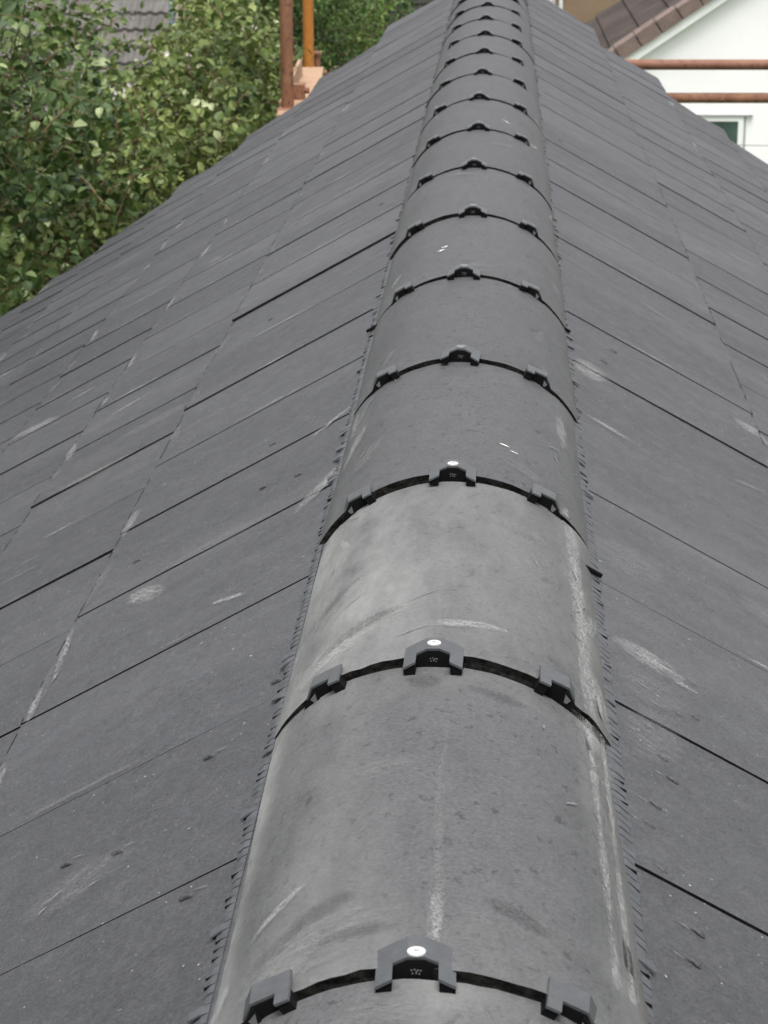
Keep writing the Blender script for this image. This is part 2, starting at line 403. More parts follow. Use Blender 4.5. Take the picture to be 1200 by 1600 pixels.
        cluster(mb, .175, 1.65, -.1, .04, .05, 14, 1, .0014)
        cluster(mb, .185, .93, -.2, .06, .05, 18, 2, .0014)
        cluster(mb, .18, .52, -.2, .04, .06, 12, 2, .0014)
        cluster(mb, .36, 1.0, -.25, .08, .04, 10, 2, .0014)
        for s_, y_ in ((.187, .49), (.193, .456), (.226, .612), (.192, .225), (.166, .353), (.174, .392), (.21, .60), (.20, 1.75), (.22, 1.85), (.185, .18), (.17, .29), (.19, 3.7)):
            blister(mb, s_, y_, ang=-.35)
            sliver(mb, s_-.011, y_-.001, -.3, .010, .0009, 1)
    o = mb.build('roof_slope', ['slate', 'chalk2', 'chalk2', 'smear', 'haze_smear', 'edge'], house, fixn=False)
    o.matrix_parent_inverse = HI; o.matrix_basis = slope_matrix(side)
    # dark boarding beneath, following the stepped end
    pts = []
    for k in range(len(COURSE)-1):
        e0, e1 = ENDS[side][k]; pts += [(COURSE[k] if k else 0, e0-.035), (COURSE[k+1], e1-.035)]
    dk = MB(); poly = [(0, YN+.02)]+pts+[(COURSE[-1]-.03, YN+.02)]
    dk.prism(poly, 'z', -.022, -.0042)
    d = dk.build('underlay', 'gap', house, fixn=True); d.matrix_parent_inverse = HI; d.matrix_basis = slope_matrix(side)
make_slope(-1); make_slope(1)

# walls below the roof (following the stepped end in plan)
wl = MB(); cs = math.cos(PT)
for side in (-1, 1):
    pts = [(0, 7.3)]+[(side*COURSE[k+1]*cs, min(ENDS[side][k][1], ENDS[side][k+1][1])-.35) for k in range(0, len(COURSE)-2)]
    pts.append((side*2.6, pts[-1][1])); pts.append((side*2.6, YN+.3)); pts.append((0, YN+.3))
    n = len(pts); vs = []
    for x, y in pts: vs += [(x, y, GZ), (x, y, APZ-abs(x)*math.tan(PT)-.06)]
    wl.add(vs, [(2*i, 2*i+1, (2*i+3) % (2*n), (2*i+2) % (2*n)) for i in range(n-1)])
w = wl.build('wall', 'render', house); w.matrix_parent_inverse = HI

# ------------------------------------------------------------------ ridge tiles
RL = .45; AH = R(67); RR = RAD/math.sin(AH)      # arc radius
SQ = (DZ-.006)/(RR*(1-math.cos(AH)))          # the arc is slightly flattened
RCZ = -RR                                         # arc centre height (crest at z=0)
ccz = -DZ - RR*SQ*math.cos(AH)                  # centre so that feet sit at -DZ
def crown(a): return .12+.88*max(0, (math.cos(a)-math.cos(AH))/(1-math.cos(AH)))
def tile_profile(dr, th=.0):
    """points (x,z,angle) outer skin offset by dr"""
    out = []
    n = 40
    for i in range(n+1):
        a = -AH+2*AH*i/n; q = dr*crown(a); out.append((math.sin(a)*(RR+q), ccz+math.cos(a)*(RR+q)*SQ, a))
    return out
def dust_of(n, a, t):
    d = math.degrees(a); gs = lambda c, w: math.exp(-((d-c)/w)**2)
    if n == 1: return min(1, .22+.75*gs(-60, 24)*(.7+.3*t)+.45*gs(-25, 22)*(.35+.65*(1-abs(t-.45)))+.32*gs(52, 7)+.15*gs(10, 25))
    if n == 0: return min(1, .10+1.3*gs(-64, 8)+.22*gs(-35, 22)+.34*gs(49, 4)*(.5+.5*math.sin(t*9+1))+.30*gs(57, 4)+.22*math.exp(-(t/.16)**2)+.16*math.exp(-((1-t)/.12)**2))
    if n == -1: return min(1, .2+.5*gs(-62, 8)+.4*gs(5, 12)*math.exp(-((1-t)/.1)**2))
    if n == 2: return .05+.14*gs(-52, 5)+.10*gs(50, 8)
    return .03+.09*gs(-55, 6)+.07*gs(56, 5)
def grime_of(n, a, t):
    d = math.degrees(a)
    if n in (0, 1): return math.exp(-((d-66)/6)**2)
    return .35*math.exp(-((abs(d)-66)/8)**2)
tiles = []
def ridge_tile(n):
    rt = random.Random(n*13+5); mb = MB(); ny = 18; th = .011
    y0, y1 = .0022, RL-.0012
    drn, drf = {0: .0058, 1: .0042, 2: .0032, -1: .005}.get(n, .0014)+rt.gauss(0, .0004), -.0014+rt.gauss(0, .0004)
    ax = rt.gauss(0, .0010); skew = rt.gauss(0, .0022)
    rows = []
    for j in range(ny+1):
        t = j/ny; y = y0+(y1-y0)*t; dr = drn+(drf-drn)*t
        row = []
        for i, (x, z, a) in enumerate(tile_profile(dr)):
            x *= 1.080 if x > 0 else 1.024
            wv = noise.noise(Vector((x*9+n*3, y*7, z*9)))*.0011
            ye = y
            if j == 0: ye += (noise.noise(Vector((a*7, n*5, 1)))*.0026+noise.noise(Vector((a*40, n*5, 3)))*.0016)*(1.8 if n in (0, 1) else 1)
            if j == ny: ye -= noise.noise(Vector((a*7, n*5+2, 1)))*.0018+noise.noise(Vector((a*40, n*5, 9)))*.0010
            row.append((x+ax+math.sin(a)*wv+skew*(t-.5), ye+math.sin(a)*skew, z+math.cos(a)*wv, a, t))
        # short upright foot on each side
        def foot(r, sg): return (r[0]+sg*.0015, r[1], r[2]-.013, r[3], r[4])
        row = [foot(row[0], -1)]+row+[foot(row[-1], 1)]
        rows.append(row)
    W_ = len(rows[0])
    outer = [(p[0], p[1], p[2]) for r in rows for p in r]
    dst = [dust_of(n, p[3], p[4]) for r in rows for p in r]; grm = [grime_of(n, p[3], p[4]) for r in rows for p in r]
    mb.add(outer, [(j*W_+i, j*W_+i+1, (j+1)*W_+i+1, (j+1)*W_+i) for j in range(ny) for i in range(W_-1)], 0, dust=dst, grime=grm)
    inner = [(p[0]-math.sin(p[3])*th, p[1], p[2]-math.cos(p[3])*th) for r in rows for p in r]
    mb.add(inner, [(j*W_+i, (j+1)*W_+i, (j+1)*W_+i+1, j*W_+i+1) for j in range(ny) for i in range(W_-1)], 1)
    for j, flip in ((0, 0), (ny, 1)):                       # rough cut ends
        vs = []; mid = []
        for i in range(W_):
            p = outer[j*W_+i]; q = inner[j*W_+i]
            vs.append(p); mid.append(((p[0]+q[0])/2, (p[1]+q[1])/2+(rt.random()-.5)*.002+(.001 if not flip else -.001), (p[2]+q[2])/2)); 
        vs = vs+mid+[inner[j*W_+i] for i in range(W_)]
        mb.add(vs, [(k*W_+i, (k+1)*W_+i, (k+1)*W_+i+1, k*W_+i+1)[::-1 if flip else 1] for k in range(2) for i in range(W_-1)], 1)
    for i in (0, W_-1):
        vs = [outer[j*W_+i] for j in range(ny+1)]+[inner[j*W_+i] for j in range(ny+1)]
        mb.add(vs, [(j, j+1, ny+2+j, ny+1+j) for j in range(ny)], 1)
    # little marks: bird droppings and scratches on particular tiles
    def ms(a, t, ang, L, w, mi):
        k = 6; up = []; dn = []
        for i in range(k+1):
            q = i/k; u = (q-.5)*L; ww = w*math.sin(math.pi*(.06+.88*q))*(.6+rt.random()*.8); of = (rt.random()-.5)*w*.6
            for lst, e in ((up, ww/2+of), (dn, -ww/2+of)):
                da = (u*math.cos(ang)-e*math.sin(ang))/RR; yy = y0+(y1-y0)*t+u*math.sin(ang)+e*math.cos(ang)
                aa = a+da; r_ = RR+(drn+(drf-drn)*t)*crown(aa)+.0010
                lst.append((math.sin(aa)*r_*(1.080 if aa > 0 else 1.024)+ax, yy, ccz+math.cos(aa)*r_*SQ))
        mb.add(up+dn, [(i, i+1, k+2+i, k+1+i) for i in range(k)], mi)
    def tsm(a, t, ang, L, W, mi):
        SEED[0] += 7.3; k = 12; A = dict(mu=[], mv=[], ma=[], mb=[]); vs = []
        for i in range(k+1):
            for j in (-1, -.5, 0, .5, 1):
                u = 2*i/k-1; aa_ = u*L/2; b_ = j*W/2; da = (aa_*math.cos(ang)-b_*math.sin(ang))/RR; yy = min(y1-.001, max(y0+.001, y0+(y1-y0)*t+aa_*math.sin(ang)+b_*math.cos(ang)))
                aa = a+da; r_ = RR+(drn+(drf-drn)*((yy-y0)/(y1-y0)))*crown(aa)+.0012
                vs.append((math.sin(aa)*r_*(1.080 if aa > 0 else 1.024)+ax, yy, ccz+math.cos(aa)*r_*SQ)); A['mu'].append(u); A['mv'].append(float(j)); A['ma'].append(aa_); A['mb'].append(b_)
        mb.add(vs, [(5*i+j, 5*i+5+j, 5*i+6+j, 5*i+1+j) for i in range(k) for j in range(4)], mi, ms=SEED[0], **A)
    H = math.pi/2
    if n == 1:
        for t_ in (.12, .38, .62, .86): tsm(R(50), t_, H+.02, .20, .022, 5)
        tsm(R(57), .12, H+.12, .11, .022, 5); tsm(R(-50), .3, H-.5, .25, .05, 6); tsm(R(-58), .6, H-.15, .3, .04, 6); tsm(R(-20), .22, .35, .10, .05, 6); tsm(R(8), .15, .1, .07, .02, 5); tsm(R(-35), .15, .7, .12, .05, 5)
        tsm(R(30), .5, H, .3, .05, 6)
    if n == 0:
        for t_ in (.15, .45, .75, .93): tsm(R(49.5), t_, H, .17, .010, 5); tsm(R(56), t_-.04, H, .17, .010, 5); tsm(R(52), t_, H, .2, .05, 6)
        tsm(R(3.0), .62, H-.03, .16, .0045, 6); tsm(R(3.0), .36, H+.03, .26, .007, 6); tsm(R(3.4), .16, H, .14, .012, 6); tsm(R(3.4), .12, H, .09, .009, 5); tsm(R(55), .10, H, .10, .022, 5); tsm(R(-25), .12, .3, .12, .04, 6); tsm(R(-38), .25, .8, .06, .012, 5); tsm(R(50), .94, H, .06, .03, 5); tsm(R(-61), .5, H, .44, .02, 6)
        tsm(R(-30), .06, .4, .10, .05, 6); tsm(R(-66), .9, H, .2, .02, 5)
    if n == 0:
        tsm(R(-4), .93, .1, .026, .030, 7); tsm(R(18), .90, -.25, .05, .018, 7); tsm(R(-24), .19, .5, .05, .022, 7); tsm(R(-36), .14, .7, .05, .02, 7); tsm(R(22), .17, -.6, .045, .020, 7); tsm(R(-14), .10, .1, .05, .016, 7)
    if n == 1: tsm(R(-40), .45, .9, .07, .016, 7); tsm(R(-28), .2, .6, .09, .022, 7)
    if n == -1: tsm(R(-8), .92, .1, .07, .03, 6); tsm(R(52), .85, H, .12, .03, 5)
    if n == 2:
        tsm(R(-50), .55, H-.2, .14, .02, 5); tsm(R(-38), .35, H-.3, .10, .03, 6); tsm(R(50), .7, H, .16, .018, 5); tsm(R(-55), .8, H, .12, .014, 5)
    for i in range(rt.randint(2, 5)): tsm(R(rt.choice((-1, 1))*rt.uniform(38, 63)), rt.random(), H+rt.gauss(0, .2), rt.uniform(.03, .12), rt.uniform(.008, .02), rt.choice((5, 6)))
    tsm(R(rt.uniform(-30, 30)), rt.random(), rt.gauss(0, .6), .08, .03, 6)
    if n == 5-1+0: ms(R(-17), .42, .5, .012, .005, 3); ms(R(-15), .47, .5, .010, .004, 3)
    if n == 2: ms(R(20), .28, -.3, .010, .0022, 3); ms(R(24), .25, -.35, .009, .0018, 3); ms(R(-46), .9, 1.2, .03, .002, 2); ms(R(-42), .4, 1.3, .03, .002, 4)
    if n == 7: ms(R(22), .35, -1.0, .03, .003, 3)
    if n == 8: ms(R(24), .7, -1.0, .03, .003, 2)
    if n == 1:
        for i in range(4): ms(R(52+rt.gauss(0, 2.6)), rt.random(), math.pi/2+rt.gauss(0, .12), rt.uniform(.01, .05), rt.uniform(.0012, .004), rt.choice((2, 4, 4)))
        for i in range(3): ms(R(56+rt.gauss(0, 2)), .05+abs(rt.gauss(0, .08)), math.pi/2+.1, rt.uniform(.01, .04), rt.uniform(.002, .005), 2)
        for i in range(3): ms(R(rt.uniform(-55, -5)), rt.uniform(.1, .5), rt.uniform(.2, .9), rt.uniform(.01, .04), rt.uniform(.0008, .002), 4)
    if n == 0:
        for c_, w_ in ((50, 1.0), (57, 1.2)):
            for i in range(4): ms(R(c_+rt.gauss(0, w_)), rt.random(), math.pi/2+rt.gauss(0, .10), rt.uniform(.008, .04), rt.uniform(.0010, .003), rt.choice((2, 4, 4)))
    for i in range(rt.randint(3, 8)):
        ms(R(rt.choice((-1, 1))*rt.uniform(30, 62)), rt.random(), math.pi/2+rt.gauss(0, .5), rt.uniform(.004, .022), rt.uniform(.0006, .0018), rt.choice((2, 4, 4)))
    o = mb.build('ridge_tile', ['tile', 'cut', 'chalk2', 'drop', 'chalk2', 'smear', 'haze_smear', 'damp'], house, smooth=True)
    o.matrix_parent_inverse = HI; o.location = (0, n*RL, lin([(-1, -.0065), (0, -.0065), (1, -.0055), (2, -.0032), (3, -.001), (4, 0), (5, .0016), (6, .0028), (8, .004), (16, .004)], n))
    o.data.polygons.foreach_set('use_smooth', [p.material_index in (0, 5, 6, 7) for p in o.data.polygons])
    return o

def clip_mesh(kind):
    """moulded union clip; origin on the tile surface at the joint, x across, y along, z out"""
    mb = MB(); mm = .001
    P = [(-21, 4.2), (-12, 9.0), (-4.5, 12.4), (4.5, 12.4), (12, 9.0), (21, 4.2)]   # outer skin
    T = 1.8
    def skin(pts, ya, yb):
        n = len(pts)
        top = [(x*mm, y*mm, z*mm) for y in (ya, yb) for x, z in pts]; bt = [(x*mm, y*mm, (z-T)*mm) for y in (ya, yb) for x, z in pts]
        b = 2*n
        mb.add(top+bt, [(i, i+1, n+i+1, n+i) for i in range(n-1)], 0)
        mb.add(bt, [(i, n+i, n+i+1, i+1) for i in range(n-1)], 1)
        mb.add(top+bt, [(i, b+i, b+i+1, i+1) for i in range(n-1)]+[(0, n, b+n, b), (n-1, b+n-1, b+2*n-1, 2*n-1)]+[(n+i, n+i+1, b+n+i+1, b+n+i) for i in range(n-1)], 0)
    if kind == 'left': P = [(-14, 7.0), (-4.5, 13.2), (12, 10.6), (21, 8.8)]
    if kind == 'right': P = [(-21, 8.8), (-12, 10.6), (4.5, 13.2), (14, 7.0)]
    skin(P, 0, 22)
    tabs = {'crest': (1, 1), 'left': (0, 1), 'right': (1, 0)}[kind]
    ext = 17 if kind == 'crest' else 13
    for on, pts in ((tabs[0], P[:2]), (tabs[1], P[-2:])):
        if on:
            skin(pts, -ext, .2)
            xs = [p[0] for p in pts]; z = [p[1] for p in pts]
            # solid web painting the black shade under the tab, tapering to the front
            x0, x1 = xs[0]+.3, xs[1]-.3
            vs = [(x0, -ext+1.0, -1.2), (x1, -ext+1.0, -1.2), (x1, -ext+1.0, z[1]-T), (x0, -ext+1.0, z[0]-T), (x0, 0, -1.2), (x1, 0, -1.2), (x1, 0, z[1]-T), (x0, 0, z[0]-T)]
            mb.add([Vector(v)*mm for v in vs], [(0, 1, 2, 3), (1, 5, 6, 2), (4, 0, 3, 7)], 1)
    # wall under the arch, blackened to paint the shade inside
    if kind != 'crest': wall = [(P[0][0], -3)]+[(x, z-1.7) for x, z in P]+[(P[-1][0], -3)]
    else: wall = [(-21, -3), (-21, .8), (-12, 7.3), (-4.5, 10.8), (4.5, 10.8), (12, 7.3), (21, 2.4), (21, -3)]
    mb.prism([(x*mm, z*mm) for x, z in wall], 'y', -1.2*mm, 1.0*mm, 1)
    if kind == 'crest':
        for dx, dz in ((-2.2, 5.2), (-.6, 5.6), (1.2, 5.2), (2.6, 4.9), (-1.8, 3.3), (.2, 3.5), (1.8, 3.1), (.3, 4.4)):
            mb.box(((dx-.45)*mm, -1.5*mm, (dz-.4)*mm), ((dx+.45)*mm, -1.2*mm, (dz+.4)*mm), 2)
    else:
        sg = -1 if kind == 'left' else 1
        # outer leg of the clip reaching down the flank, with a grey triangle added to stand for the light opening
        leg = [(sg*3, 11.0), (sg*12.6, 6.8), (sg*20, 2.0), (sg*31, -6.5), (sg*29, -8.0), (sg*19, -3.5), (sg*4, -1.5)]
        mb.prism([(x*mm, z*mm) for x, z in leg], 'y', -4.2*mm, -1.3*mm, 1)
        tri = [(sg*3.6, 8.2), (sg*10.0, 6.2), (sg*9.0, 2.2), (sg*6.4, 1.8)]
        mb.prism([(x*mm, z*mm) for x, z in tri], 'y', -4.7*mm, -4.2*mm, 2)
    me_o = mb.build('ridge_clip', ['plate', 'black', 'mark'], fixn=True)
    me = me_o.data; bpy.data.objects.remove(me_o); return me
CM = {k: clip_mesh(k) for k in ('crest', 'left', 'right')}
cb = MB(); seg = 20
for r_, z_ in ((.0050, 0), (.0050, .0010), (.0044, .0014)):
    cb.add([(math.cos(2*math.pi*i/seg)*r_, math.sin(2*math.pi*i/seg)*r_, z_) for i in range(seg)], [])
cb.f = [[j*seg+i, j*seg+(i+1) % seg, (j+1)*seg+(i+1) % seg, (j+1)*seg+i] for j in range(2) for i in range(seg)]+[list(range(2*seg, 3*seg))]; cb.mi = [0]*len(cb.f)
for q in range(5):
    a = q*1.256; x_, y_ = (math.cos(a)*.0009, math.sin(a)*.0009)
    cb.box((x_-.0003, y_-.0003, .0014), (x_+.0003, y_+.0003, .00155), 1)
co_ = cb.build('screw_cap', ['cap', 'mark']); CAP = co_.data; bpy.data.objects.remove(co_)
co_ = cb.build('screw_cap', ['cap2', 'mark']); CAP2 = co_.data; bpy.data.objects.remove(co_)
def gasket():
    mb = MB(); n = 40; vs = []
    for y in (-.012, .016):
        for i in range(n+1):
            a = -AH+2*AH*i/n; vs.append((math.sin(a)*(RR-.0085)*(1.080 if a > 0 else 1.024), y, ccz+math.cos(a)*(RR-.0085)*SQ))
    mb.add(vs, [(i, i+1, n+2+i, n+1+i) for i in range(n)]); o = mb.build('joint_gasket', 'black'); me = o.data; bpy.data.objects.remove(o); return me
GM = gasket()
rc = random.Random(3)
CX = {0: -.000, 1: -.006, 2: -.002, 3: 0, 4: -.004, 5: 0, 6: .0, 7: .001, 8: -.002, 9: 0, 10: .002}
for n in range(-3, 17):
    t = ridge_tile(n)
    gk = bpy.data.objects.new('joint_gasket', GM); col.objects.link(gk); gk.parent = t
    for kind, ang in (('crest', 0), ('left', -R(40.5)), ('right', R(38))):
        c = bpy.data.objects.new('ridge_clip', CM[kind]); col.objects.link(c); c.parent = t
        a = ang+rc.gauss(0, .012)+(R(4.5) if (kind == 'left' and n == 0) else 0)+(CX.get(n, 0)/RR if kind == 'crest' else 0)
        rad = RR-.0016
        c.location = (math.sin(a)*rad*(1.06 if kind == 'right' else 1), rc.gauss(0, .001)-.0005, ccz+math.cos(a)*rad*SQ)
        c.rotation_euler = (0, math.atan(math.tan(a)*SQ)+rc.gauss(0, .02), rc.gauss(0, .035))
        if kind != 'crest': c.scale = (.90, .90, .90)
        if kind == 'crest':
            k = bpy.data.objects.new('screw_cap', CAP if n < 3 else CAP2); col.objects.link(k); k.parent = t
            k.location = (c.location.x, .0065, c.location.z+.0124)
            k.rotation_euler = (0, a, rc.random()*6)

# ------------------------------------------------------------------ ventilating comb strips along both feet of the ridge
def comb(side):
    rs = random.Random(9 if side < 0 else 4); mb = MB()
    mb.box((.116, YN, .0018), (.1395 if side > 0 else .1345, 7.4, .0030), 0)
    y = YN
    while y < 7.3:
        y += .0112+rs.gauss(0, .0004)
        if rs.random() < .03: continue
        L = (.0135 if side > 0 else .0082)+rs.gauss(0, .0007); a = rs.gauss(-.42, .05); lift = abs(rs.gauss(.0, .0003)); wd = .0101+rs.gauss(0, .0003)
        if rs.random() < .05: L += .004; lift += .002; a += rs.gauss(0, .25)
        s0 = .1365 if side > 0 else .1330
        vs = []
        for (u, hh) in ((0, .0040), (.45, .0046+lift*.5), (1, .0038+lift)):
            for q in (-.5, .5):
                for z in (0, -.0012):
                    vs.append((s0+L*u, y+q*wd*(1-.12*u)+math.tan(a)*L*u, hh+z))
        fs = []
        for k in range(2):
            b = 4*k; fs += [(b, b+2, b+6, b+4), (b+1, b+5, b+7, b+3), (b, b+4, b+5, b+1), (b+2, b+3, b+7, b+6)]
        fs += [(8, 10, 11, 9)]
        mb.add(vs, fs, 0)
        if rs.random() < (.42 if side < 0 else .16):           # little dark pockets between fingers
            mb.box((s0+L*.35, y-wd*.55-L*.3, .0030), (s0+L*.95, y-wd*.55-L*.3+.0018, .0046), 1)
    for yy in ([1.78] if side < 0 else [1.80, .835]): mb.box((.128, yy, .005), (.1505 if side > 0 else .1445, yy+.004, .0085), 1)
    o = mb.build('vent_comb', ['comb', 'black'], house, fixn=True); o.matrix_parent_inverse = HI; o.matrix_basis = slope_matrix(side)
comb(-1); comb(1)

# ------------------------------------------------------------------ scaffolding on the left
sc = empty('scaffold', (-.8, 8, GZ), 'rusty scaffold on the left with two upright poles beyond the stepped slate edge', 'scaffold')
def spart(mb, name, mats, par, **k):
    o = mb.build(name, mats, par, **k); o.matrix_parent_inverse = Matrix.Translation(par.location).inverted(); return o
p = MB(); p.tube((-.746, 7.3, GZ), (-.744, 7.3, 1.2), .0242, 24); p.tube((-.744, 7.3, -.118), (-.744, 7.3, -.108), .0252, 24)
tag(spart(p, 'upright_pole', 'rust', sc, smooth=False), 'rusty brown upright pole')
p = MB(); p.tube((-.827, 9.2, GZ), (-.823, 9.2, 1.2), .0242, 24)
tag(spart(p, 'upright_pole', 'orange', sc), 'orange painted upright pole')
p = MB(); p.tube((-.797, 9.35, -.75), (-.797, 9.35, -.505), .0145, 16); p.box((-.815, 9.33, -.512), (-.779, 9.37, -.500))
tag(spart(p, 'stub_post', 'rust', sc), 'short rusty stub post')
p = MB(); p.tube((-.84, 9.28, -.635), (-.40, 9.05, -.655), .0242, 20)
spart(p, 'cross_tube', 'rust2', sc)
p = MB(); p.tube((-.775, 7.22, -.508), (-.40, 7.22, -.52), .0242, 18); spart(p, 'cross_tube', 'rust', sc)
for c_ in ((-.730, 7.62, -.478), (-.79, 9.3, -.600)):
    p = MB(); x, y, z = c_
    p.box((x-.025, y-.03, z-.04), (x+.022, y+.03, z+.035)); p.tube((x+.02, y, z+.01), (x+.04, y, z+.01), .012, 8); p.box((x-.018, y-.036, z-.02), (x+.012, y-.029, z+.02))
    spart(p, 'coupler', 'rust', sc)
p = MB()
p.add([(-.79, 7.05, -.505), (-.655, 7.05, -.505), (-.655, 9.0, -.505), (-.79, 9.0, -.505), (-.79, 7.05, -.468), (-.655, 7.05, -.468), (-.655, 9.0, -.468), (-.79, 9.0, -.468)],
      [(0, 3, 2, 1), (4, 5, 6, 7), (0, 1, 5, 4), (1, 2, 6, 5), (2, 3, 7, 6), (3, 0, 4, 7)])
p.box((-.792, 7.04, -.509), (-.653, 7.08, -.4655), 1)
for v in range(len(p.v)): p.v[v] = (p.v[v][0]+.03-(p.v[v][1]-7.05)*.06, p.v[v][1], p.v[v][2]-.02-(p.v[v][1]-7.05)*.022)
bd = p.build('scaffold_board', ['board', 'board']); tag(bd, 'pale timber scaffold board lying between the two upright poles', 'board')
p = MB(); p.box((-.007, 0, -.018), (.007, 1.25, .075))
tb = p.build('toe_board', 'board'); tb.location = (-.775, 7.35, -.555); tb.rotation_euler = (R(1.5), 0, R(1.5))
tag(tb, 'narrow pale board standing on edge beside the rusty pole', 'board')

# scaffold rails on the right
sr = empty('scaffold', (1.9, 9.3, GZ), 'rusty scaffold rails crossing before the white gable wall on the right', 'scaffold')
p = MB(); p.tube((.30, 9.3, -.551), (2.6, 9.3, -.549), .0236, 24); tag(spart(p, 'guard_rail', 'rust2', sr), 'upper rusty guard rail')
p = MB(); p.tube((.30, 9.33, -.704), (2.6, 9.33, -.701), .0236, 24); tag(spart(p, 'guard_rail', 'rust', sr), 'lower darker guard rail')
p = MB(); p.tube((1.9, 9.36, GZ), (1.9, 9.36, .6), .0242, 20); spart(p, 'upright_pole', 'rust', sr)

# ------------------------------------------------------------------ houses behind
# white gabled house on the right
wh = empty('gabled_house', (4, 27.5, GZ), 'white rendered gable house with pinkish verge tiles and dark brown roof', 'house')
Y0, Y1 = 25.0, 30.0; SL = .674
vz = lambda x: -2.172+SL*(x-1.453)          # underside line of the bargeboard top edge
XA = 5.4; XL = .75
wz = lambda x: vz(x)-.10 if x <= XA else vz(2*XA-x)-.10
mb = MB(); WX = 1.25
mb.prism([(WX, GZ), (WX, wz(WX)), (XA, wz(XA)), (2*XA-WX, wz(WX)), (2*XA-WX, GZ)], 'y', Y0, Y1-.2)
spart(mb, 'wall', 'render', wh, fixn=True)
for sg in (1, -1):
    fx = (lambda x: x) if sg > 0 else (lambda x: 2*XA-x)
    mb = MB(); a, b = (fx(XL), vz(XL)), (fx(XA), vz(XA))
    mb.add([(a[0], Y0-.09, a[1]), (b[0], Y0-.09, b[1]), (b[0], Y0-.09, b[1]-.115), (a[0], Y0-.09, a[1]-.115), (a[0], Y0-.003, a[1]), (b[0], Y0-.003, b[1]), (b[0], Y0-.003, b[1]-.115), (a[0], Y0-.003, a[1]-.115)],
           [(0, 1, 2, 3), (7, 6, 5, 4), (0, 4, 5, 1), (3, 2, 6, 7), (0, 3, 7, 4), (1, 5, 6, 2)])
    spart(mb, 'bargeboard', 'upvc', wh, fixn=True)
    mb = MB(); ang = math.atan(SL); L = (XA-XL)/math.cos(ang); k = 0; q = 0
    rv = random.Random(5)
    while q < L-.1:
        mt = Matrix.Translation((fx(XL), 0, vz(XL))) @ Matrix.Rotation(-ang if sg > 0 else -(math.pi-ang), 4, 'Y')
        zs = 1 if sg > 0 else -1
        lo = .004; hi = .150+rv.gauss(0, .008)
        z0, z1 = (lo, hi) if sg > 0 else (-hi, -lo)
        mb.box((q+.004, Y0-.12+rv.gauss(0, .004), z0), (q+.262, Y0+.30, z1), 0, mt)
        q += .272
    spart(mb, 'verge_tiles', 'verge', wh, fixn=True)
    mb = MB()
    off = .10
    n1, n2 = 14, 18
    vs = []; fs = []
    for i in range(n1):                       # roof covering in overlapping courses
        t0, t1 = i/n1, (i+1)/n1
        xa, xb = XL-.1+(XA-XL+.1)*t0, XL-.1+(XA-XL+.1)*t1+.03
        za, zb = vz(xa)+off+.03, vz(min(xb, XA))+off-.005
        b_ = len(vs)
        for x_, z_ in ((xa, za), (xb, zb), (xb, zb-.05), (xa, za-.05)):
            for y_ in (Y0+.28, Y1): vs.append((fx(x_), y_, z_))
        fs += [(b_, b_+1, b_+3, b_+2), (b_+2, b_+3, b_+5, b_+4), (b_+4, b_+5, b_+7, b_+6), (b_+6, b_+7, b_+1, b_), (b_, b_+2, b_+4, b_+6), (b_+1, b_+7, b_+5, b_+3)]
    mb.add(vs, fs); spart(mb, 'roof', 'brownroof', wh, fixn=True)
wn = MB(); X0, X1, Z0, Z1 = 1.62, 2.84, -3.95, -2.835
for lo, hi in (((X0, Y0-.02, Z1-.055), (X1, Y0-.002, Z1)), ((X0, Y0-.02, Z0), (X1, Y0-.002, Z0+.055)), ((X0, Y0-.022, Z0+.055), (X0+.055, Y0-.002, Z1-.055)), ((X1-.062, Y0-.022, Z0+.055), (X1, Y0-.002, Z1-.055)), ((2.18, Y0-.022, Z0+.055), (2.235, Y0-.002, Z1-.055))):
    wn.box(lo, hi)
wf = spart(wn, 'window', 'upvc', wh)
gl = MB(); gl.box((X0+.05, Y0-.010, Z0+.05), (X1-.055, Y0-.004, Z1-.05)); go = gl.build('pane', 'glass', wf)
go.matrix_parent_inverse = Matrix.Translation(wh.location).inverted(); wf.matrix_parent_inverse = Matrix.Translation(wh.location).inverted(); go.matrix_parent_inverse = Matrix()
ln = MB(); ln.box((X0-.1, Y0-.035, Z1+.004), (X1+.10, Y0+.01, Z1+.022)); ln.box((X1+.002, Y0-.012, Z0), (X1+.026, Y0+.01, Z1+.003)); spart(ln, 'lintel_bead', 'sill', wh)
cbm = MB(); prev = None
for i in range(13):
    t = i/12; x = 1.0+5.0*t; q = (x, 20+.0*t, -2.405-.012*x-.02*math.sin(math.pi*t))
    if prev: cbm.tube(prev, q, .0045, 6)
    prev = q
cbo = cbm.build('overhead_cable', 'cable'); tag(cbo, 'thin grey cable crossing in front of the white wall by the window', 'cable')
# tan house behind it
th_ = empty('tan_house', (3, 36, GZ), 'tan rendered wall with a white end, behind the dark brown roof', 'house')
mb = MB(); mb.box((.86, 33, GZ), (6, 40, 1.2)); spart(mb, 'wall', 'tan', th_)
mb = MB(); mb.box((-1.2, 33.2, GZ), (.858, 40, .8)); tag(spart(mb, 'wall', 'render', th_), 'white end wall')
mb = MB(); mb.prism([(-1.5, .8), (2.4, 3.4), (6.3, .8), (6.3, 1.0), (2.4, 3.6), (-1.5, 1.0)], 'y', 32.6, 40.4); spart(mb, 'roof', 'brownroof', th_, fixn=True)
dp = MB(); dp.tube((.93, 32.93, GZ), (.93, 32.93, .8), .03, 10); spart(dp, 'downpipe', 'upvc', th_)

